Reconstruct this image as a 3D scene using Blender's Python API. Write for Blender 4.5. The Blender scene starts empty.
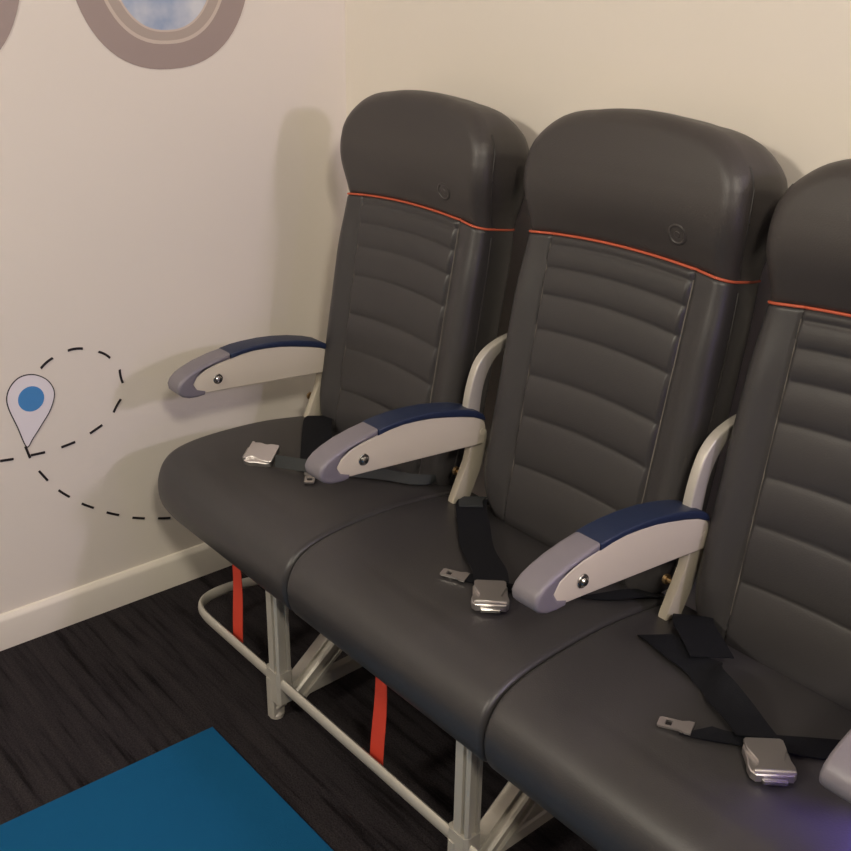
import bpy, bmesh, math, random
from mathutils import Vector, Matrix
random.seed(4)
S = bpy.context.scene
COL = S.collection
PI = math.pi

# ------------------------------------------------------------------ helpers
def lin(c):
    c = c / 255.0
    return c / 12.92 if c <= 0.04045 else ((c + 0.055) / 1.055) ** 2.4
def rgb(r, g, b): return (lin(r), lin(g), lin(b), 1)

def mat(name, col, rough=.5, metal=0, bump=0, bscale=200, var=0, vscale=8, coat=0, spec=.5, sheen=0):
    m = bpy.data.materials.new(name); m.use_nodes = True
    nt = m.node_tree; b = nt.nodes['Principled BSDF']
    b.inputs['Base Color'].default_value = col
    b.inputs['Roughness'].default_value = rough
    b.inputs['Metallic'].default_value = metal
    b.inputs['Specular IOR Level'].default_value = spec
    if coat: b.inputs['Coat Weight'].default_value = coat; b.inputs['Coat Roughness'].default_value = .25
    if sheen: b.inputs['Sheen Weight'].default_value = sheen
    tc = nt.nodes.new('ShaderNodeTexCoord')
    if bump:
        n = nt.nodes.new('ShaderNodeTexNoise'); n.inputs['Scale'].default_value = bscale; n.inputs['Detail'].default_value = 3
        bp = nt.nodes.new('ShaderNodeBump'); bp.inputs['Strength'].default_value = bump; bp.inputs['Distance'].default_value = .002
        nt.links.new(tc.outputs['Object'], n.inputs['Vector']); nt.links.new(n.outputs['Fac'], bp.inputs['Height'])
        nt.links.new(bp.outputs['Normal'], b.inputs['Normal'])
    if var:
        n = nt.nodes.new('ShaderNodeTexNoise'); n.inputs['Scale'].default_value = vscale; n.inputs['Detail'].default_value = 4
        mx = nt.nodes.new('ShaderNodeMix'); mx.data_type = 'RGBA'
        mx.inputs[6].default_value = [c * (1 - var) for c in col[:3]] + [1]
        mx.inputs[7].default_value = [min(1, c * (1 + var)) for c in col[:3]] + [1]
        nt.links.new(tc.outputs['Object'], n.inputs['Vector']); nt.links.new(n.outputs['Fac'], mx.inputs[0])
        nt.links.new(mx.outputs[2], b.inputs['Base Color'])
    return m

def link(name, verts, faces, m, parent=None, smooth=35, loc=None):
    me = bpy.data.meshes.new(name); me.from_pydata([tuple(v) for v in verts], [], faces)
    bm = bmesh.new(); bm.from_mesh(me); bmesh.ops.triangulate(bm, faces=[f for f in bm.faces if len(f.verts) > 4]); bmesh.ops.recalc_face_normals(bm, faces=bm.faces); bm.to_mesh(me); bm.free()
    me.materials.append(m)
    if smooth is not None:
        me.shade_smooth(); me.set_sharp_from_angle(angle=math.radians(smooth))
    o = bpy.data.objects.new(name, me); COL.objects.link(o)
    if parent:
        o.parent = parent
        w = parent_world(parent)
        o.matrix_parent_inverse = w.inverted()
    return o
ROOTS = set()
def parent_world(p):
    return Matrix.Translation(p.location) if p.name in ROOTS else Matrix.Identity(4)
def empty(name, loc, label, cat, group=None):
    o = bpy.data.objects.new(name, None); COL.objects.link(o); o.location = loc; o.empty_display_size = .05
    o['label'] = label; o['category'] = cat; ROOTS.add(o.name)
    if group: o['group'] = group
    return o
def tag(o, label, cat, group=None):
    o['label'] = label; o['category'] = cat
    if group: o['group'] = group
    return o
def struct(o): o['kind'] = 'structure'; return o

class MB:
    def __init__(s): s.v = []; s.f = []
    def add(s, vs, fs):
        n = len(s.v); s.v += [Vector(v) for v in vs]; s.f += [tuple(i + n for i in f) for f in fs]; return s
    def box(s, a, b):
        x0, y0, z0 = a; x1, y1, z1 = b
        return s.add([(x0,y0,z0),(x1,y0,z0),(x1,y1,z0),(x0,y1,z0),(x0,y0,z1),(x1,y0,z1),(x1,y1,z1),(x0,y1,z1)],
              [(0,3,2,1),(4,5,6,7),(0,1,5,4),(1,2,6,5),(2,3,7,6),(3,0,4,7)])
    def beam(s, a, b, w, h, side=(1,0,0), r=.003, groove=0):
        """bar from a to b; w across 'side', h across the other; chamfered, optional groove on +other/-other faces"""
        a = Vector(a); b = Vector(b); d = (b - a).normalized(); sd = Vector(side); sd = (sd - d * sd.dot(d)).normalized(); up = d.cross(sd)
        if groove:
            g = groove
            pr = [(-w/2+r,-h/2),(w*.10,-h/2),(w*.10,-h/2+g),(w*.34,-h/2+g),(w*.34,-h/2),(w/2-r,-h/2),(w/2,-h/2+r),(w/2,-h/5),(w/2-g,-h/5),(w/2-g,h/5),(w/2,h/5),(w/2,h/2-r),(w/2-r,h/2),(-w/2+r,h/2),(-w/2,h/2-r),(-w/2,-h/2+r)]
        else:
            pr = [(-w/2+r,-h/2),(w/2-r,-h/2),(w/2,-h/2+r),(w/2,h/2-r),(w/2-r,h/2),(-w/2+r,h/2),(-w/2,h/2-r),(-w/2,-h/2+r)]
        n = len(pr); vs = [a + sd*p + up*q for p, q in pr] + [b + sd*p + up*q for p, q in pr]
        fs = [(i, (i+1) % n, n+(i+1) % n, n+i) for i in range(n)] + [tuple(range(n))[::-1], tuple(range(n, 2*n))]
        return s.add(vs, fs)
    def tube(s, pts, r, seg=10, closed=False, flat=1.0, upv=(0,0,1)):
        pts = [Vector(p) for p in pts]; n = len(pts); rings = []
        for i, p in enumerate(pts):
            if closed: t = pts[(i+1) % n] - pts[i-1]
            else: t = pts[min(i+1, n-1)] - pts[max(i-1, 0)]
            t.normalize(); u = Vector(upv); u = u - t*u.dot(t)
            if u.length < 1e-3: u = Vector((1,0,0)) - t*t.x
            u.normalize(); w = t.cross(u)
            rings.append([p + (w*math.cos(a)*flat + u*math.sin(a))*r for a in [2*PI*k/seg for k in range(seg)]])
        vs = [v for R in rings for v in R]; fs = []
        for i in range(n if closed else n-1):
            j = (i+1) % n
            for k in range(seg): fs.append((i*seg+k, i*seg+(k+1) % seg, j*seg+(k+1) % seg, j*seg+k))
        if not closed: fs += [tuple(range(seg))[::-1], tuple(range((n-1)*seg, n*seg))]
        return s.add(vs, fs)
    def lathe(s, c, axis, prof, seg=24):
        """prof: list of (dist along axis, radius)"""
        c = Vector(c); ax = Vector(axis).normalized(); u = ax.orthogonal().normalized(); w = ax.cross(u)
        vs = []; fs = []
        for d, r in prof:
            for k in range(seg):
                a = 2*PI*k/seg; vs.append(c + ax*d + (u*math.cos(a)+w*math.sin(a))*max(r, 1e-5))
        for i in range(len(prof)-1):
            for k in range(seg): fs.append((i*seg+k, i*seg+(k+1) % seg, (i+1)*seg+(k+1) % seg, (i+1)*seg+k))
        fs += [tuple(range(seg))[::-1], tuple(range((len(prof)-1)*seg, len(prof)*seg))]
        return s.add(vs, fs)
    def build(s, name, m, parent=None, smooth=35): return link(name, s.v, s.f, m, parent, smooth)

def catmull(P, n=6, closed=True):
    out = []; N = len(P)
    rng = range(N) if closed else range(N-1)
    for i in rng:
        if closed: a, b, c, d = P[i-1], P[i], P[(i+1) % N], P[(i+2) % N]
        else: a, b, c, d = P[max(i-1,0)], P[i], P[i+1], P[min(i+2,N-1)]
        for k in range(n):
            t = k/n
            out.append(tuple(.5*((2*b[j]) + (-a[j]+c[j])*t + (2*a[j]-5*b[j]+4*c[j]-d[j])*t*t + (-a[j]+3*b[j]-3*c[j]+d[j])*t**3) for j in range(len(b))))
    if not closed: out.append(tuple(P[-1]))
    return out
def area(P): return .5*sum(P[i-1][0]*P[i][1]-P[i][0]*P[i-1][1] for i in range(len(P)))
def inset(P, d):
    sg = 1 if area(P) > 0 else -1; N = len(P); out = []
    for i in range(N):
        a, b, c = P[i-1], P[i], P[(i+1) % N]
        n = Vector((0, 0))
        for p, q in ((a, b), (b, c)):
            e = Vector((q[0]-p[0], q[1]-p[1]))
            if e.length > 1e-9: e.normalize(); n += Vector((-e.y, e.x))
        if n.length > 1e-6: n.normalize()
        out.append((b[0]+n.x*d*sg, b[1]+n.y*d*sg))
    return out
def loft_x(P, x0, x1, r0, r1, seg=6, mid=1, warp=None):
    """extrude a (y,z) outline along x with rounded ends"""
    lay = []
    for k in range(seg+1):
        a = PI/2*k/seg; lay.append((x0 + r0*(1-math.sin(a)), r0*(1-math.cos(a)) if False else r0*(1-math.sin(PI/2*k/seg)) ))
    lay = [(x0 + r0*(1-math.cos(PI/2*k/seg)), r0*(1-math.sin(PI/2*k/seg))) for k in range(seg+1)]
    lay += [(x0+r0+(x1-r1-x0-r0)*k/mid, 0) for k in range(1, mid)]
    lay += [(x1 - r1*(1-math.cos(PI/2*k/seg)), r1*(1-math.sin(PI/2*k/seg))) for k in range(seg, -1, -1)]
    N = len(P); vs = []; fs = []
    for x, d in lay:
        for y, z in inset(P, d):
            v = Vector((x, y, z)); vs.append(warp(v) if warp else v)
    for i in range(len(lay)-1):
        for k in range(N): fs.append((i*N+k, i*N+(k+1) % N, (i+1)*N+(k+1) % N, (i+1)*N+k))
    fs += [tuple(range(N))[::-1], tuple(range((len(lay)-1)*N, len(lay)*N))]
    return vs, fs
def lerp_tab(T, x):
    if x <= T[0][0]: return T[0][1]
    for (a, fa), (b, fb) in zip(T, T[1:]):
        if x <= b:
            t = (x-a)/(b-a); return fa+(fb-fa)*t
    return T[-1][1]
def smoothstep(a, b, x):
    t = max(0, min(1, (x-a)/(b-a))); return t*t*(3-2*t)

# ------------------------------------------------------------------ materials
M = {}
M['leather'] = mat('charcoal_leather', rgb(54, 52, 53), .39, bump=.12, bscale=420, var=.06, vscale=6, spec=.5)
M['leather_head'] = mat('charcoal_headrest_leather', rgb(58, 54, 53), .42, bump=.2, bscale=420, var=.05, vscale=6, spec=.5)
M['thread'] = mat('grey_thread', rgb(112, 106, 100), .7)
M['darkpipe'] = mat('dark_piping', rgb(40, 37, 36), .5)
M['orange'] = mat('orange_piping', rgb(188, 86, 58), .6)
M['shell'] = mat('black_shell', rgb(30, 30, 36), .55)
M['bracket'] = mat('bracket_metal', rgb(180, 172, 156), .45)
M['frame'] = mat('painted_grey_metal', rgb(182, 177, 168), .38, metal=.25, bump=.05, bscale=90)
M['arm'] = mat('greige_plastic', rgb(200, 191, 173), .45)
M['cap'] = mat('grey_plastic_cap', rgb(116, 111, 118), .38, bump=.08, bscale=900)
M['pad'] = mat('navy_pad', rgb(27, 39, 66), .5, bump=.1, bscale=500)
M['chrome'] = mat('chrome', (.62, .61, .6, 1), .22, metal=1)
M['steel'] = mat('buckle_steel', (.68, .65, .64, 1), .36, metal=1)
M['hole'] = mat('dark_hole', rgb(18, 18, 18), .6)
M['strap'] = mat('black_webbing', rgb(15, 16, 22), .8, bump=.5, bscale=700, spec=.2)
M['strapg'] = mat('grey_webbing', rgb(40, 43, 45), .7, bump=.5, bscale=700)
M['red'] = mat('red_ribbon', rgb(196, 58, 38), .7, bump=.2, bscale=500)
M['brass'] = mat('brass', (.30, .21, .11, 1), .45, metal=1)
M['wall'] = mat('white_wall_paint', rgb(226, 218, 208), .75, bump=.04, bscale=60, var=.012, vscale=3)
M['base'] = mat('skirting_paint', rgb(226, 219, 208), .5)
M['ceil'] = mat('ceiling_paint', rgb(228, 224, 215), .8)
M['blue'] = mat('blue_rug_pile', rgb(14, 82, 124), .95, bump=.6, bscale=900, var=.06, vscale=5, spec=.15)
M['ink'] = mat('black_vinyl', rgb(28, 22, 24), .6)
M['pinw'] = mat('white_vinyl', rgb(232, 226, 232), .6)
M['pinb'] = mat('blue_vinyl', rgb(72, 138, 200), .6)
M['wo'] = mat('print_taupe', rgb(158, 142, 136), .6)
M['wo2'] = mat('print_pale_edge', rgb(200, 186, 174), .6)
M['wi'] = mat('print_inner_taupe', rgb(172, 158, 148), .6)

def carpet():
    m = mat('charcoal_carpet', rgb(46, 43, 46), .95, spec=.1)
    nt = m.node_tree; b = nt.nodes['Principled BSDF']
    tc = nt.nodes.new('ShaderNodeTexCoord'); mp = nt.nodes.new('ShaderNodeMapping')
    mp.inputs['Scale'].default_value = (1.6, 26, 1)
    n = nt.nodes.new('ShaderNodeTexNoise'); n.inputs['Scale'].default_value = 1.6; n.inputs['Detail'].default_value = 5; n.inputs['Roughness'].default_value = .65
    cr = nt.nodes.new('ShaderNodeValToRGB')
    e = cr.color_ramp.elements
    e[0].position = .36; e[0].color = rgb(24, 21, 23); e[1].position = .47; e[1].color = rgb(46, 42, 45)
    x = e.new(.7); x.color = rgb(56, 52, 53)
    n2 = nt.nodes.new('ShaderNodeTexNoise'); n2.inputs['Scale'].default_value = 260; n2.inputs['Detail'].default_value = 2
    mx = nt.nodes.new('ShaderNodeMix'); mx.data_type = 'RGBA'; mx.blend_type = 'MULTIPLY'; mx.inputs[0].default_value = .75
    r2 = nt.nodes.new('ShaderNodeValToRGB'); r2.color_ramp.elements[0].position = .3; r2.color_ramp.elements[0].color = (.35,.35,.35,1); r2.color_ramp.elements[1].position = .65
    bp = nt.nodes.new('ShaderNodeBump'); bp.inputs['Strength'].default_value = .8; bp.inputs['Distance'].default_value = .004
    L = nt.links
    L.new(tc.outputs['Object'], mp.inputs['Vector']); L.new(mp.outputs['Vector'], n.inputs['Vector']); L.new(n.outputs['Fac'], cr.inputs['Fac'])
    L.new(tc.outputs['Object'], n2.inputs['Vector']); L.new(n2.outputs['Fac'], r2.inputs['Fac'])
    L.new(cr.outputs['Color'], mx.inputs[6]); L.new(r2.outputs['Color'], mx.inputs[7]); L.new(mx.outputs[2], b.inputs['Base Color'])
    L.new(n2.outputs['Fac'], bp.inputs['Height']); L.new(bp.outputs['Normal'], b.inputs['Normal'])
    return m
M['carpet'] = carpet()
def skymat():
    m = mat('print_sky', rgb(150, 165, 190), .5)
    nt = m.node_tree; b = nt.nodes['Principled BSDF']
    tc = nt.nodes.new('ShaderNodeTexCoord'); n = nt.nodes.new('ShaderNodeTexNoise'); n.inputs['Scale'].default_value = 9; n.inputs['Detail'].default_value = 4
    cr = nt.nodes.new('ShaderNodeValToRGB'); e = cr.color_ramp.elements
    e[0].position = .4; e[0].color = rgb(142, 160, 190); e[1].position = .65; e[1].color = rgb(205, 208, 214)
    nt.links.new(tc.outputs['Object'], n.inputs['Vector']); nt.links.new(n.outputs['Fac'], cr.inputs['Fac']); nt.links.new(cr.outputs['Color'], b.inputs['Base Color'])
    return m
M['sky'] = skymat()

# ------------------------------------------------------------------ room
RX, RY, RZ = 4.8, -4.6, 2.55
struct(MB().box((-.1, RY-.1, -.1), (RX+.1, .1, 0)).build('floor', M['carpet'], smooth=None))
struct(MB().box((-.1, RY-.1, RZ), (RX+.1, .1, RZ+.1)).build('ceiling', M['ceil'], smooth=None))
struct(MB().box((-.1, RY-.1, 0), (0, .1, RZ)).build('wall_left', M['wall'], smooth=None))
struct(MB().box((0, 0, 0), (RX, .1, RZ)).build('wall_back', M['wall'], smooth=None))
struct(MB().box((RX, RY-.1, 0), (RX+.1, .1, RZ)).build('wall_right', M['wall'], smooth=None))
struct(MB().box((0, RY-.1, 0), (RX, RY, RZ)).build('wall_front', M['wall'], smooth=None))
def skirting(name, a, b, nrm):
    a = Vector(a); b = Vector(b); n = Vector(nrm)
    pr = [(0, 0), (.014, 0), (.014, .070), (.0125, .076), (.009, .080), (.006, .084), (0, .085)]
    k = len(pr); vs = [a + n*p + Vector((0,0,q)) for p, q in pr] + [b + n*p + Vector((0,0,q)) for p, q in pr]
    fs = [(i, (i+1) % k, k+(i+1) % k, k+i) for i in range(k)] + [tuple(range(k))[::-1], tuple(range(k, 2*k))]
    return struct(link(name, vs, fs, M['base'], smooth=30))
skirting('baseboard_left', (0, RY, 0), (0, 0, 0), (1, 0, 0))
skirting('baseboard_back', (.014, 0, 0), (RX, 0, 0), (0, -1, 0))

# rug
rug = [(.545, -2.7), (1.95, -2.7), (1.95, -.762), (.545, -.762)]
vs = []; fs = []
for z, d in ((0.0005, 0), (.0045, 0), (.006, .003)):
    q = inset(rug, d); vs += [(x, y, z) for x, y in q]
for i in range(2):
    for k in range(4): fs.append((i*4+k, i*4+(k+1) % 4, (i+1)*4+(k+1) % 4, (i+1)*4+k))
fs += [(3,2,1,0), (8,9,10,11)]
tag(link('rug', vs, fs, M['blue'], smooth=None), 'plain bright blue flat rug lying on the dark carpet in front of the seats', 'rug')

# ------------------------------------------------------------------ wall decals (flat vinyl prints on the left wall)
def sheet(poly, x, th, name, m, parent=None, hole=None):
    """flat sheet on wall x=0; poly in (y,z)"""
    n = len(poly)
    if hole:
        vs = [(x+th, y, z) for y, z in poly] + [(x+th, y, z) for y, z in hole] + [(x, y, z) for y, z in poly] + [(x, y, z) for y, z in hole]
        fs = []
        for i in range(n):
            j = (i+1) % n
            fs += [(i, j, n+j, n+i), (i, 2*n+i, 2*n+j, j), (n+i, n+j, 3*n+j, 3*n+i), (2*n+i, 3*n+i, 3*n+j, 2*n+j)]
    else:
        vs = [(x+th, y, z) for y, z in poly] + [(x, y, z) for y, z in poly]
        fs = [tuple(range(n)), tuple(range(n, 2*n))[::-1]] + [(i, n+i, n+(i+1) % n, (i+1) % n) for i in range(n)]
    return link(name, vs, fs, m, parent, smooth=None)
def sup(cy, cz, a, b, e=2.35, n=72):
    out = []
    for k in range(n):
        t = 2*PI*k/n; c, s = math.cos(t), math.sin(t)
        out.append((cy + a*math.copysign(abs(c)**(2/e), c), cz + b*math.copysign(abs(s)**(2/e), s)))
    return out
def window_decal(cy, label):
    t = empty('window_decal', (0, cy, 1.50), label, 'wall decal', 'airplane window prints on the left wall')
    cz = 1.50
    A = sup(cy, cz, .212, .268); B = sup(cy, cz, .158, .218); B2 = sup(cy, cz, .151, .211); C_ = sup(cy, cz, .128, .194); C2 = sup(cy, cz, .124, .190)
    sheet(A, .0004, .0010, 'outer_surround', M['wo'], t, hole=B)
    sheet(B, .0004, .0012, 'rim', M['wo2'], t, hole=B2)
    sheet(B2, .0004, .0010, 'inner_surround', M['wi'], t, hole=C_)
    sheet(C_, .0004, .0012, 'rim', M['wo2'], t, hole=C2)
    sheet(C2, .0004, .0010, 'sky_pane', M['sky'], t)
window_decal(-.462, 'printed airplane window with blue cloudy sky, the nearer one to the room corner')
window_decal(-.968, 'printed airplane window cut off at the top left edge, further from the room corner')

t = empty('location_pin', (0, -.87, .47), 'white map pin with a blue dot, printed on the left wall', 'wall decal')
pin = [(-.8786,.4686),(-.893,.5204),(-.9055,.565),(-.9065,.592),(-.8945,.616),(-.8720,.6315),(-.8430,.631),(-.8170,.6155),(-.8030,.5935),(-.8015,.570),(-.8145,.5400),(-.8361,.5130),(-.8597,.486)]
pp = catmull(pin, 6)
sheet(pp, .0004, .0008, 'pin_body', M['pinw'], t)
sheet(pp, .0004, .0012, 'outline', M['ink'], t, hole=inset(pp, .0022))
sheet([(-.854+.0288*math.cos(a), .5765+.0285*math.sin(a)) for a in [2*PI*k/40 for k in range(40)]], .0004, .0014, 'dot', M['pinb'], t)
dashes = [(-0.8242,0.6393,-0.7949,0.6566,.004),(-0.7599,0.6656,-0.7257,0.6628,.004),(-0.6907,0.6477,-0.6652,0.6273,.004),(-0.6453,0.5949,-0.6411,0.5615,-.003),(-0.6499,0.5243,-0.6705,0.4966,-.002),(-0.7008,0.4737,-0.732,0.4612,0),(-0.7685,0.4505,-0.8016,0.4467,0),(-0.8395,0.4456,-0.8719,0.4473,0),(-0.8807,0.4714,-0.8741,0.4415,0),(-0.91,0.4499,-0.9391,0.4536,0),(-0.8586,0.4053,-0.8421,0.3765,0),(-0.8204,0.3457,-0.7973,0.3213,-.001),(-0.7706,0.2955,-0.7438,0.2757,-.001),(-0.7138,0.254,-0.6843,0.2371,-.001),(-0.6515,0.219,-0.6204,0.2067,0),(-0.5857,0.1951,-0.5532,0.1854,0),
 (-.966,.459,-.995,.466,0),(-1.022,.473,-1.05,.481,0)]
dr = empty('dashed_route', (0, -.85, .44), 'looping black dashed flight path printed on the left wall around the map pin', 'wall decal')
for (y0, z0, y1, z1, bend) in dashes:
    d = Vector((y1-y0, z1-z0)); L = d.length; d.normalize(); n = Vector((-d.y, d.x)); k = 5; top = []; bot = []
    for i in range(k+1):
        q = i/k; c = Vector((y0, z0)) + d*L*q + n*(bend*(-4)*q*(q-1)*(1 if bend >= 0 else 1))*.5
        top.append(c+n*.0027); bot.append(c-n*.0027)
    poly = top + bot[::-1]; m_ = len(poly)
    db = MB(); db.add([(.0016, p.x, p.y) for p in poly] + [(.0004, p.x, p.y) for p in poly], [tuple(range(m_)), tuple(range(m_, 2*m_))[::-1]] + [(i, m_+i, m_+(i+1) % m_, (i+1) % m_) for i in range(m_)])
    db.build('dash', M['ink'], dr, smooth=None)

# ------------------------------------------------------------------ seats
AX = [.2178, .7326, 1.2538, 1.735]           # armrest centre lines
SEAM = [.197, .704, 1.226, 1.730]             # cushion borders
SC = [(.450, .022, 1.0, -.014), (.996, .015, 1.0, .003), (1.500, .015, 1.0, -.012)]   # seat centre, forward shift
CP = [(-.205,.425),(-.235,.436),(-.30,.449),(-.40,.464),(-.50,.469),(-.58,.467),(-.635,.456),(-.668,.434),(-.684,.402),(-.684,.368),(-.674,.340),(-.655,.322),(-.62,.312),(-.50,.318),(-.35,.335),(-.23,.355),(-.198,.390)]
CP = catmull(CP, 5)
def ztop(y): 
    return lerp_tab([(-.684,.402),(-.668,.434),(-.635,.456),(-.58,.467),(-.50,.469),(-.40,.464),(-.30,.455),(-.235,.446)], y)

# backrest surface: u across, t up, returns world point
A0 = Vector((0, -.245, .45)); B0 = Vector((0, -.156, .964)); VD = (B0-A0).normalized(); ND = VD.cross(Vector((1,0,0))); ND = ND if ND.y < 0 else -ND
WT = [(-.03,.178),(-.015,.197),(0,.209),(.03,.220),(.08,.225),(.3,.225),(.45,.224),(.51,.2215),(.535,.2195),(.556,.2205),(.59,.228),(.62,.232),(.65,.232),(.68,.229),(.702,.221),(.720,.208),(.736,.191),(.748,.173),(.757,.151),(.763,.126),(.767,.096),(.7695,.063),(.771,.03)]
def Wd(t):
    h = .006
    return (lerp_tab(WT, t-h) + 2*lerp_tab(WT, t) + lerp_tab(WT, t+h))/4
def arch(t): return lerp_tab([(-.03, .0), (.03,.018),(.40,.021),(.50,.017),(.537,.014),(.65,.006),(.768,.003)], t)
TOP = .771
OUT = [(0, -.03)]
for i in range(201):
    t_ = -.03 + (TOP+.03)*(1-(1-i/200)**1.3)
    OUT.append((Wd(t_), t_))
OUT.append((0, TOP+.0002))
OUTL = [(u, v) for u, v in OUT] + [(-u, v) for u, v in OUT[::-1]]
def bdist(u, v):
    best = 9
    u = abs(u)
    for i in range(len(OUT)-1):
        ax, ay = OUT[i]; bx, by = OUT[i+1]
        if min(abs(ay-v), abs(by-v)) > .06: continue
        ex, ey = bx-ax, by-ay; q = max(0, min(1, ((u-ax)*ex+(v-ay)*ey)/(ex*ex+ey*ey+1e-12)))
        d = math.hypot(u-ax-ex*q, v-ay-ey*q)
        if d < best: best = d
    return best
ROWS = [-.03, .095, .192, .270, .357, .422, .473, .5165]
def panelw(t): return lerp_tab([(0,.148),(.5,.155)], t)
SPLIT = .5365
def wfun(u, t, v, d):
    au = abs(u); head = t > SPLIT
    r = .028 + .006*smoothstep(SPLIT, SPLIT+.05, t)
    w = 0
    if d < r: w -= r - math.sqrt(max(0, r*r-(r-d)**2))
    if head:
        w += .036*math.sin(PI/2*max(0, min(1, (t-SPLIT)/.12))) - .012*smoothstep(.67, .771, t)
        w += .005*math.cos(min(1, au/.24)*PI/2)*smoothstep(SPLIT, .62, t)
    else:
        pw = panelw(t)
        w += .012*smoothstep(pw-.002, pw+.045, au)*smoothstep(-.02, .08, t)*(1-.55*smoothstep(.40,.53,t))
        if au < pw:
            for a, b in zip(ROWS, ROWS[1:]):
                if a <= t < b:
                    f = (t-a)/(b-a); w += .0062*abs(math.sin(PI*f))**.5*smoothstep(0, .006, pw-au)
            if t >= ROWS[-1]: w += .004*math.sin(PI*min(1, (t-ROWS[-1])/(SPLIT-ROWS[-1])))**.5*smoothstep(0,.006,pw-au)
        w -= .0035*math.exp(-((au-pw)/.003)**2)
    w -= .006*math.exp(-((t-SPLIT)/.0035)**2)
    return w
def DEP(t): return lerp_tab([(-.03,.085),(.1,.10),(.45,.105),(.54,.106),(.62,.106),(.72,.100),(.778,.085)], t)
NU = 132
SS = []
for i in range(NU+1):
    a = -1 + 2*i/NU
    SS.append(math.copysign(1-(1-abs(a))**1.25, a))
def surf(u, t, s):
    v = t + arch(t)*(1-s*s)
    return v
def back_part(t0, t1, nt):
    """local (u,v,w) grid + sides"""
    ts = []
    for i in range(nt+1):
        q = i/nt
        ts.append(t0+(t1-t0)*q if t1 < .6 else t0+(t1-t0)*(1-(1-q)**1.8))
    V = []; F = []; n = NU+1
    for t in ts:
        W = Wd(t)
        for s in SS:
            u = s*W; v = surf(u, t, s); d = min(bdist(u, t), W-abs(u) + .0)
            V.append((u, v, wfun(u, t, v, max(0, d))))
    for i in range(nt):
        for k in range(NU): F.append((i*n+k, i*n+k+1, (i+1)*n+k+1, (i+1)*n+k))
    loop = [k for k in range(n)] + [i*n+NU for i in range(1, nt+1)] + [nt*n+k for k in range(NU-1, -1, -1)] + [i*n for i in range(nt-1, 0, -1)]
    prev = loop; cu = 0; cv = (t0+t1)/2
    for fr, sc in ((.25, 0), (.5, .1), (.7, .3), (.85, .6), (.95, .85), (1, 1.2)):
        new = []
        for idx in loop:
            u, v, w = V[idx]; D = DEP(v)
            dx, dy = cu-u, cv-v
            hd_ = smoothstep(.55, .64, v); ku = (-sc*.012*(1-hd_) + hd_*(.012*math.sin(PI*min(1, fr*1.05))-.012*smoothstep(.8, 1, fr)))*max(-1, min(1, u/.12))
            kv = -sc*.012*smoothstep(.68, .76, v)
            new.append(len(V)); V.append((u+ku, v+kv, w + (-D-w)*fr))
        L = len(loop)
        for k in range(L): F.append((prev[k], new[k], new[(k+1) % L], prev[(k+1) % L]))
        prev = new
    F.append(tuple(prev))
    return V, F
def toworld(P, cx, fw, sx=1):
    return [Vector((cx, 0, 0)) + A0 + Vector((u*sx, 0, 0)) + VD*(v+fw[1]) + ND*(w+fw[0]) for u, v, w in P]
BODY = back_part(-.03, SPLIT, 190); HEAD = back_part(SPLIT, TOP, 90)
def on_surf(s, t, lift=0):
    W = Wd(t); u = s*W; v = surf(u, t, s); return (u, v, wfun(u, t, v, max(0, W-abs(u)))+lift)

def armrest(x, seat, nm='armrest'):
    body = [(-.231,.612),(-.262,.629),(-.297,.639),(-.34,.649),(-.371,.655),(-.405,.659),(-.439,.661),(-.47,.659),(-.499,.655),(-.53,.650),(-.558,.643),(-.578,.632),(-.588,.618),(-.584,.603),(-.566,.593),(-.52,.589),(-.41,.580),(-.30,.571),(-.240,.566),(-.230,.574)]
    capi = [(-.560,.598),(-.580,.606),(-.588,.618),(-.578,.632),(-.558,.643),(-.53,.650),(-.496,.6555)]
    capo = [(-.496,.6675),(-.53,.6635),(-.565,.656),(-.592,.647),(-.609,.639),(-.621,.629),(-.627,.618),(-.625,.605),(-.615,.595),(-.600,.589),(-.580,.587),(-.562,.5885)]
    padl = [(-.496,.6555),(-.47,.659),(-.439,.661),(-.405,.659),(-.371,.655),(-.34,.649),(-.297,.639),(-.262,.629),(-.231,.615)]
    padu = [(-.231,.621),(-.236,.630),(-.252,.640),(-.28,.650),(-.32,.660),(-.36,.667),(-.40,.671),(-.44,.672),(-.47,.671),(-.496,.6675)]
    w = .026
    vs, fs = loft_x(catmull(body, 3), x-.0235, x+.0235, .003, .003, 4)
    a = link(nm, vs, fs, M['arm'], seat, 40)
    if x > 1.6: pass
    vs, fs = loft_x(capo+capi, x-w, x+w, .0075, .0075, 6); link('end_cap', vs, fs, M['cap'], a, 50)
    vs, fs = loft_x(padl+padu, x-w, x+w, .0038, .0038, 5); link('armrest_pad', vs, fs, M['pad'], a, 50)
    b = MB()
    b.lathe((x+.0225, -.530, .618), (1,0,0), [(0,.0115),(.003,.0115),(.0042,.0105),(.0042,.009),(.003,.0085),(.003,.004),(.0062,.0072),(.0085,.0055),(.0095,.002),(.0095,0)], 28)
    b.build('recline_button', M['chrome'], a)
    return a

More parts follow.
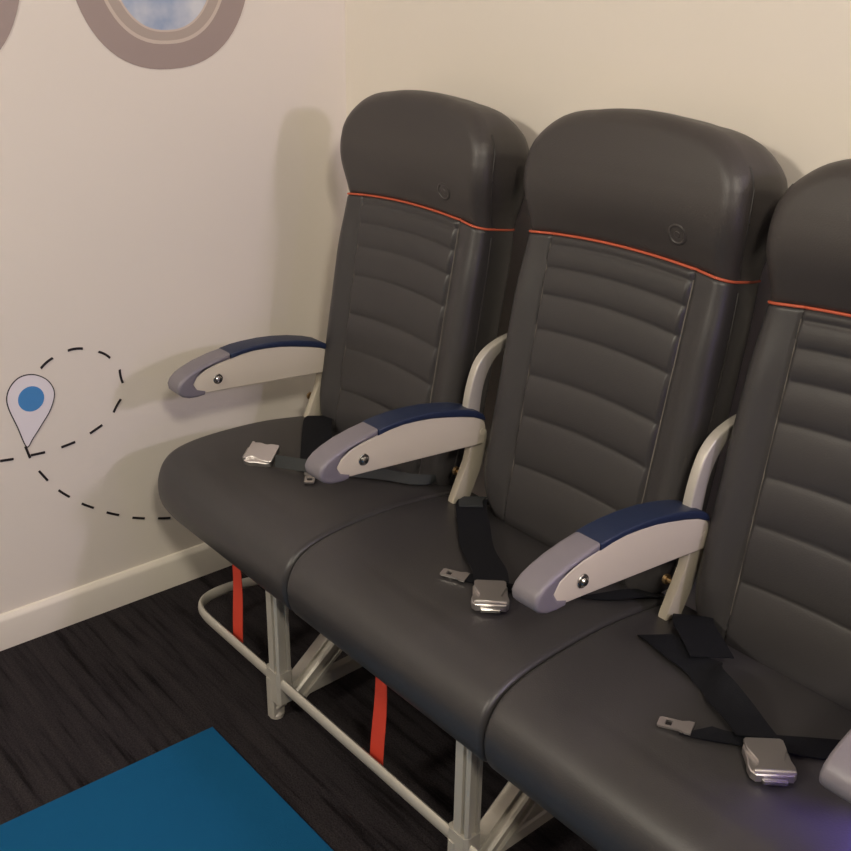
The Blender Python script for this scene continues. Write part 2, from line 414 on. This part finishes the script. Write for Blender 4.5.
def seat(i, label):
    cx, fw, sx, dv = SC[i]; fw = (fw, dv)
    t = empty('airplane_seat', (cx, -.44, .45), label, 'airplane seat', 'three joined airplane seats')
    # cushion
    r0 = .020 if i == 0 else .012; r1 = .012
    def warp(v):
        q = (v.x-(SEAM[i]+SEAM[i+1])/2)/.25
        if v.z > .38: v.z += -.004*math.cos(min(1, abs(q))*PI/2)*(1 if v.y > -.6 else 0.4)
        if i == 0: 
            # plan-view rounding of the outer front corner
            k = smoothstep(.10, 0, v.x-SEAM[0]); f = smoothstep(-.60, -.684, v.y); v.y += .008*k*k*f
            v.z += .012*smoothstep(.26, 0, v.x-SEAM[0])*smoothstep(.36, .44, v.z)
        e = (v.x-SEAM[i])/(SEAM[i+1]-SEAM[i]) if i == 0 else 1
        v.x += e*lerp_tab([(-.684,.016),(-.64,.013),(-.25,-.010)], v.y)
        return v
    vs, fs = loft_x(CP, SEAM[i]+.0008, SEAM[i+1]-.0008, r0, r1, 7, 24, warp)
    cu = link('seat_cushion', vs, fs, M['leather'], t, 60)
    V, F = BODY; bk = link('backrest', toworld(V, cx, fw, sx), F, M['leather'], t, 60)
    for sg in (-1, 1):
        st = MB(); pts = []
        for k in range(0, 60):
            tt = .035+(.518-.035)*k/59; pw = panelw(tt); s = sg*pw/Wd(tt); u, v, w = on_surf(s, tt, .0008); pts.append((u, v, w))
        st.tube(toworld(pts, cx, fw, sx), .0011, 6)
        st.build('stitching', M['thread'], bk)
    for sg in (-1, 1):
        sp = MB(); pts = [(sg*(Wd(.02+.5*k/50)+.0006), .02+.5*k/50, -.030) for k in range(51)]; sp.tube(toworld(pts, cx, fw, sx), .0016, 6)
        sp.build('side_piping', M['darkpipe'], bk)
    V, F = HEAD; hd = link('headrest', toworld(V, cx, fw, sx), F, M['leather_head'], t, 60)
    for sg in (-1, 1):
        sp = MB(); pts = [(sg*(Wd(.542+.17*k/30)+.0002), .542+.17*k/30, .036*math.sin(PI/2*min(1, (.542+.17*k/30-SPLIT)/.12))-.031) for k in range(31)]; sp.tube(toworld(pts, cx, fw, sx), .0016, 6)
        sp.build('side_piping', M['darkpipe'], hd)
    pts = [(-Wd(SPLIT)+.008, SPLIT, -.098), (-Wd(SPLIT)+.001, SPLIT, -.07), (-Wd(SPLIT)-.0005, SPLIT, -.045)]
    for k in range(61):
        s = math.sin((-1+2*k/60)*PI/2)*.999; u, v, w = on_surf(s, SPLIT, .0050); pts.append((u, v, w))
    pts += [(Wd(SPLIT)+.0005, SPLIT, -.045), (Wd(SPLIT)-.001, SPLIT, -.07), (Wd(SPLIT)-.008, SPLIT, -.098)]
    MB().tube(toworld(pts, cx, fw, sx), .0023, 8).build('accent_piping', M['orange'], hd)
    # round embossed badge
    b = MB(); u0, t0 = .125, .585
    w0 = wfun(u0, t0, t0, .1)
    c, c1 = toworld([(u0, t0+arch(t0)*.75, w0), (u0, t0+.01+arch(t0)*.75, wfun(u0, t0+.01, t0, .1))], cx, fw, sx)
    BN = Vector((1, 0, 0)).cross((c1-c).normalized()); BN = BN if BN.y < 0 else -BN
    b.lathe(c - BN*.0028, BN, [(0,.018),(.0036,.018),(.0046,.0165),(.0046,.0145),(.0034,.013),(.0034,.006),(.0042,.005),(.0042,0)], 32)
    b.build('embossed_badge', M['leather_head'], hd)
    armrest(AX[i], t)
    if i == 2: armrest(AX[3], t)
    return t
S1 = seat(0, 'leftmost charcoal leather airplane seat, next to the left wall')
S2 = seat(1, 'middle charcoal leather airplane seat, fully in view between its two neighbours')
S3 = seat(2, 'rightmost charcoal leather airplane seat, cut off by the right edge of the photo')

# ------------------------------------------------------------------ seat frame
fr = empty('seating_stand', (.9, -.45, 0), 'light grey metal under-seat frame with legs and luggage bar carrying the three seats', 'seat stand')
LX = [.606, 1.164]
for x in LX:
    b = MB()
    b.beam((x, -.632, .055), (x, -.632, .325), .036, .034, (1,0,0), .004, groove=.006)
    b.beam((x-.005, -.632, .125), (x-.005, -.632, .050), .048, .038, (1,0,0), .006)
    b.build('front_leg', M['frame'], fr, 30)
    f = MB()
    f.beam((x-.016, -.636, .004), (x-.016, -.636, .10), .022, .034, (1,0,0), .005)
    f.beam((x-.022, -.640, .014), (x-.004, -.628, .040), .020, .020, (0,1,0), .003)
    f.lathe((x-.016, -.636, 0), (0,0,1), [(0,.015),(.008,.015),(.012,.012),(.02,.010)], 16)
    f.build('foot', M['frame'], fr, 30)
    b = MB(); b.beam((x+.004, -.600, .062), (x+.004, -.265, .330), .050, .040, (1,0,0), .004, groove=.007)
    b.build('diagonal_strut', M['frame'], fr, 30)
    b = MB(); b.beam((x+.004, -.600, .055), (x+.004, -.13, .075), .026, .030, (1,0,0), .004)
    b.build('lower_rail', M['frame'], fr, 30)
    b = MB(); b.beam((x+.004, -.13, 0), (x+.004, -.20, .335), .034, .03, (1,0,0), .004)
    b.box((x-.02, -.16, 0), (x+.03, -.10, .03))
    b.build('rear_leg', M['frame'], fr, 30)
bar = [(.300,-.36,.098),(.268,-.42,.097),(.250,-.48,.097),(.240,-.53,.097),(.240,-.575,.097),(.252,-.610,.097),(.277,-.630,.097),(.31,-.637,.097)]
bar = catmull(bar, 5, closed=False) + [(.35+.05*k, -.638, .097) for k in range(27)] + [(1.686,-.632,.097),(1.708,-.612,.097),(1.718,-.575,.097),(1.718,-.53,.097),(1.710,-.48,.097),(1.69,-.42,.097),(1.66,-.36,.098)]
MB().tube(bar, .0135, 12, flat=.5).build('luggage_bar', M['frame'], fr, 50)
for y in (-.53, -.29):
    MB().tube([(.25, y, .302), (1.69, y, .302)], .014, 14).build('cross_beam', M['frame'], fr, 50)
for k, x in enumerate(AX):
    xx = x + .002
    low = [(-.213,.585),(-.209,.555),(-.228,.50),(-.256,.443),(-.27,.36),(-.30,.30),(-.335,.30),(-.315,.36),(-.297,.455),(-.262,.53),(-.249,.585)]
    vs, fs = loft_x(low, xx-.007, xx+.010, .002, .002, 2); link('armrest_bracket', vs, fs, M['bracket'], fr, 40)
    if k in (1, 2):
        up = catmull([(-.272,.60),(-.262,.67),(-.248,.715),(-.232,.740),(-.207,.757),(-.170,.768),(-.13,.772)], 4, closed=False)
        lo = catmull([(-.13,.750),(-.168,.747),(-.195,.733),(-.215,.708),(-.228,.67),(-.236,.60)], 4, closed=False)
        vs, fs = loft_x(up+lo, xx-.009, xx+.009, .003, .003, 3); link('recline_arm', vs, fs, M['frame'], fr, 40)
    b = MB(); b.lathe((xx-.010, -.236, .592), (1,0,0), [(0,.009),(.030,.009),(.032,.007)], 20)
    b.build('pivot', M['arm'], fr)
    b = MB(); b.lathe((xx-.006, -.262, .497), (-1,0,0), [(0,.005),(.014,.005),(.014,.009),(.020,.009),(.022,.006)], 10); b.build('bolt', M['brass'], fr)

# ------------------------------------------------------------------ pull straps
for k, (x, y, z1, x1) in enumerate([(.410, -.612, .060, .422), (.908, -.612, .062, .908)]):
    b = MB(); n = 14; vs = []; fs = []
    for i in range(n+1):
        q = i/n; z = .325+(z1-.325)*q; xx = x+(x1-x)*q; w = .0130+.0055*q; yy = y + .004*math.sin(q*5)-.006*q; tw = .12*math.sin(q*3)
        for s in (-1, 1):
            for o in (0, .0012): vs.append((xx+s*w, yy+o+s*w*tw, z + (.003*s if i == n else 0)))
    for i in range(n):
        a = i*4; c = a+4
        fs += [(a, a+2, c+2, c), (a+1, c+1, c+3, a+3), (a, c, c+1, a+1), (a+2, a+3, c+3, c+2)]
    fs += [(0,1,3,2), (n*4, n*4+2, n*4+3, n*4+1)]
    b.add(vs, fs)
    tag(b.build('pull_strap', M['red'], smooth=50), ['red fabric strap hanging under the leftmost seat inside the curved bar end', 'red fabric strap hanging under the middle seat between the two front legs'][k], 'strap', 'red straps below the seats')

# ------------------------------------------------------------------ seat belts
def strap_mesh(pts, width, name, m, parent, th=.0022):
    """pts: (x,y,z,width-direction angle in plan, roll) ; ribbon"""
    P = catmull([tuple(p)+(1,)*(6-len(p)) for p in pts], 6, closed=False); vs = []; fs = []
    n = len(P)
    for p in P:
        x, y, z, a, ro = p[:5]; wd = width*p[5]
        side = Vector((math.cos(a)*math.cos(ro), math.sin(a)*math.cos(ro), math.sin(ro)))
        nr = Vector((-math.cos(a)*math.sin(ro), -math.sin(a)*math.sin(ro), math.cos(ro)))
        c = Vector((x, y, z))
        for s in (-1, -.5, 0, .5, 1): vs.append(c+side*s*wd/2+nr*th)
        for s in (1, .5, 0, -.5, -1): vs.append(c+side*s*wd/2)
    k = 10
    for i in range(n-1):
        for j in range(k): fs.append((i*k+j, i*k+(j+1) % k, (i+1)*k+(j+1) % k, (i+1)*k+j))
    fs += [tuple(range(k))[::-1], tuple(range((n-1)*k, n*k))]
    return link(name, vs, fs, m, parent, 50)
def xf(c, ang, tilt=0, roll=0):
    return Matrix.Translation(c) @ Matrix.Rotation(ang, 4, 'Z') @ Matrix.Rotation(tilt, 4, 'X') @ Matrix.Rotation(roll, 4, 'Y')
def buckle(c, ang, parent, tilt=0, roll=0, k=1):
    """local: +y strap end, -y latch mouth, z up"""
    T = xf(c, ang, tilt, roll) @ Matrix.Scale(k, 4)
    def ext(poly, z0, z1, ch=.0012):
        q = inset(poly, ch); n = len(poly)
        vs = [(x, y, z0) for x, y in poly] + [(x, y, z1-ch) for x, y in poly] + [(x, y, z1) for x, y in q]
        fs = [tuple(range(n))[::-1]] + [(i+j*n, (i+1) % n+j*n, (i+1) % n+(j+1)*n, i+(j+1)*n) for j in range(2) for i in range(n)] + [tuple(range(2*n, 3*n))]
        return [T @ Vector(v) for v in vs], fs
    base = [(-.021,.027),(-.0245,.020),(-.0245,-.002),(-.0265,-.012),(-.0255,-.022),(-.021,-.028),(.021,-.028),(.0255,-.022),(.0265,-.012),(.0245,-.002),(.0245,.020),(.021,.027)]
    b = MB(); b.add(*ext(base, 0, .010)); o = b.build('buckle', M['steel'], parent, 30)
    lid = [(-.0195,.030),(-.0225,.027),(-.0225,.012),(-.0180,.000),(-.0150,-.008),(-.0165,-.016),(-.0215,-.021),(-.0215,-.0245),(.0215,-.0245),(.0215,-.021),(.0165,-.016),(.0150,-.008),(.0180,0),(.0225,.012),(.0225,.027),(.0195,.030)]
    b = MB(); b.add(*ext(lid, .0102, .0145, .0008))
    b.tube([T @ Vector((-.0225, -.024, .0115)), T @ Vector((.0225, -.024, .0115))], .0035, 10)
    b.build('latch_lid', M['steel'], o, 35)
    b = MB(); b.add(*ext([(-.015,-.0285),(.015,-.0285),(.013,-.034),(-.013,-.034)], .001, .006, .001)); b.build('latch_mouth', M['chrome'], o, 30)
    return o
def tongue(c, ang, parent, tilt=0, roll=0):
    """local: -y tip, +y strap end"""
    T = xf(c, ang, tilt, roll)
    out = [(-.0105,-.026),(-.0085,-.029),(.0085,-.029),(.0105,-.026),(.0105,.004),(.0125,.007),(.014,.010),(.014,.018),(-.014,.018),(-.014,.010),(-.0125,.007),(-.0105,.004)]
    hole = [(-.0055,-.019),(-.0055,-.0191),(.0055,-.0191),(.0055,-.019),(.0055,-.011),(.0055,-.0105),(.0055,-.0102),(.0055,-.010),(-.0055,-.010),(-.0055,-.0102),(-.0055,-.0105),(-.0055,-.011)]
    n = len(out); vs = []; fs = []
    for z in (.0005, .0035): vs += [(x, y, z) for x, y in out] + [(x, y, z) for x, y in hole]
    for i in range(n):
        j = (i+1) % n
        fs += [(2*n+i, 2*n+j, 3*n+j, 3*n+i), (i, n+i, n+j, j), (i, j, 2*n+j, 2*n+i), (n+i, 3*n+i, 3*n+j, n+j)]
    return link('latch_tongue', [T @ Vector(v) for v in vs], fs, M['steel'], parent, 30)

def Z(y, h=.0): return ztop(y)+h
BL = 'seat belts lying on the cushions'
# belt of the leftmost seat
b1 = empty('seat_belt', (.40, -.40, .46), 'open seat belt with shiny buckle on its side, lying on the leftmost cushion', 'seat belt', BL)
strap_mesh([(.238,-.240,.440,.94,0),(.252,-.266,.464,.94,0),(.272,-.293,.468,.94,0),(.33,-.337,.472,.94,0),(.40,-.388,.473,.94,0),(.478,-.445,.471,.94,0)], .066, 'strap', M['strap'], b1)
tongue((.507,-.478,.469), math.radians(50), b1)
strap_mesh([(.640,-.235,.446,PI/2,0),(.655,-.275,.459,1.9,0.4),(.640,-.315,.466,2.2,.5),(.590,-.36,.472,2.2,.5),(.53,-.420,.478,2.25,.9),(.46,-.475,.480,2.3,1.1),(.415,-.503,.480,2.3,1.15)], .026, 'strap', M['strapg'], b1)
buckle((.378,-.512,.478), math.radians(-58), b1, roll=math.radians(20), k=1.15)
# belt of the middle seat
b2 = empty('seat_belt', (.95, -.40, .46), 'open seat belt with broad straight black strap and buckle, on the middle cushion', 'seat belt', BL)
strap_mesh([(.772,-.245,.440,.90,0),(.778,-.272,.462,.88,0),(.797,-.299,.463,.86,0),(.86,-.350,.467,.80,0),(.935,-.411,.473,.82,0),(1.008,-.452,.479,.84,0),(1.040,-.478,.480,.86,0)], .060, 'strap', M['strap'], b2)
strap_mesh([(.776,-.268,.4645,.88,0),(.783,-.287,.4655,.87,0),(.802,-.304,.4665,.86,0)], .046, 'strap_fold', M['strapg'], b2, .003)
buckle((1.070,-.508,.4715), math.radians(47), b2, k=1.18)
tongue((.978,-.498,.469), math.radians(-64), b2)
strap_mesh([(.985,-.489,.470,1.15,0),(1.03,-.468,.468,1.15,0),(1.10,-.425,.466,1.0,0),(1.16,-.36,.462,.6,0),(1.19,-.29,.458,.3,0),(1.195,-.245,.443,.2,0)], .040, 'strap', M['strap'], b2, .0018)
# belt of the rightmost seat
b3 = empty('seat_belt', (1.45, -.40, .46), 'open seat belt with a folded twisted strap, lying on the rightmost cushion', 'seat belt', BL)
strap_mesh([(1.292,-.245,.442,.7,0),(1.300,-.275,.464,.75,0),(1.322,-.302,.469,.8,0),(1.355,-.328,.474,.8,0),(1.40,-.365,.480,.85,0)], .064, 'strap', M['strap'], b3)
strap_mesh([(1.296,-.366,.464,.95,0),(1.325,-.372,.467,.9,0),(1.365,-.385,.471,.85,.05),(1.405,-.392,.477,.9,.35,.95),(1.437,-.415,.484,.95,1.0,.85),(1.470,-.432,.484,.8,.45,.9),(1.510,-.448,.480,.7,.05),(1.548,-.468,.480,.75,0)], .056, 'strap', M['strap'], b3)
buckle((1.583,-.496,.4725), math.radians(48), b3, k=1.15)
tongue((1.462,-.522,.470), math.radians(-66), b3, tilt=math.radians(5))
strap_mesh([(1.482,-.513,.472,1.1,.1),(1.51,-.495,.471,1.2,0),(1.57,-.440,.470,1.5,0),(1.62,-.395,.469,1.8,0),(1.67,-.33,.466,1.3,0),(1.69,-.24,.450,.8,0)], .048, 'strap', M['strap'], b3, .0018)

# ------------------------------------------------------------------ camera
cam = bpy.data.cameras.new('camera'); co = bpy.data.objects.new('camera', cam); COL.objects.link(co)
R = Vector((0.61298679, 0.79008247, -0.00411055)); U = Vector((-0.30728353, 0.243193, 0.92001847)); Fv = Vector((-0.72789012, 0.56269606, -0.39185343))
mw = Matrix((R, U, -Fv)).transposed().to_4x4(); mw.translation = Vector((2.15460841, -1.5892147, 1.44921887)); co.matrix_world = mw
cam.sensor_width = 36; cam.lens = 1079.2746/851*36
cam.shift_x = (425.5-372.8575)/851; cam.shift_y = (416.3335-425.5)/851
cam.clip_start = .02
S.camera = co

# ------------------------------------------------------------------ lights
def area_light(name, loc, target, size, power, col, shape='DISK', size_y=None):
    l = bpy.data.lights.new(name, 'AREA'); l.shape = shape; l.size = size; l.energy = power; l.color = col
    if size_y: l.size_y = size_y
    o = bpy.data.objects.new(name, l); COL.objects.link(o); o.location = loc
    o.rotation_euler = (Vector(target)-Vector(loc)).to_track_quat('-Z', 'Y').to_euler(); return o
area_light('ceiling_lamp', (3.0, -1.75, 2.45), (.4, -.3, .8), .30, 33, (1, .91, .75))
area_light('ceiling_lamp', (1.0, -3.3, 2.50), (.8, -.5, .6), .55, 64, (1, .92, .77))
area_light('wall_lamp', (3.2, -.10, 1.75), (.1, -.3, .9), .20, 15, (.88, .76, 1.0))
area_light('violet_lamp', (2.6, -.75, .9), (1.5, -.6, .4), .25, 1.3, (.32, .20, 1.0))
vl = area_light('violet_lamp', (2.00, -.40, .56), (1.745, -.515, .45), .03, .30, (.22, .12, 1.0)); vl.data.spread = math.radians(22)
w = bpy.data.worlds.new('world'); S.world = w; w.use_nodes = True
w.node_tree.nodes['Background'].inputs[0].default_value = (.5, .45, .4, 1); w.node_tree.nodes['Background'].inputs[1].default_value = .2

S.view_settings.view_transform = 'Standard'; S.view_settings.look = 'None'; S.view_settings.exposure = 0.0; S.view_settings.gamma = 1
S.view_settings.use_curve_mapping = False
try: S.cycles.use_denoising = True
except Exception: pass
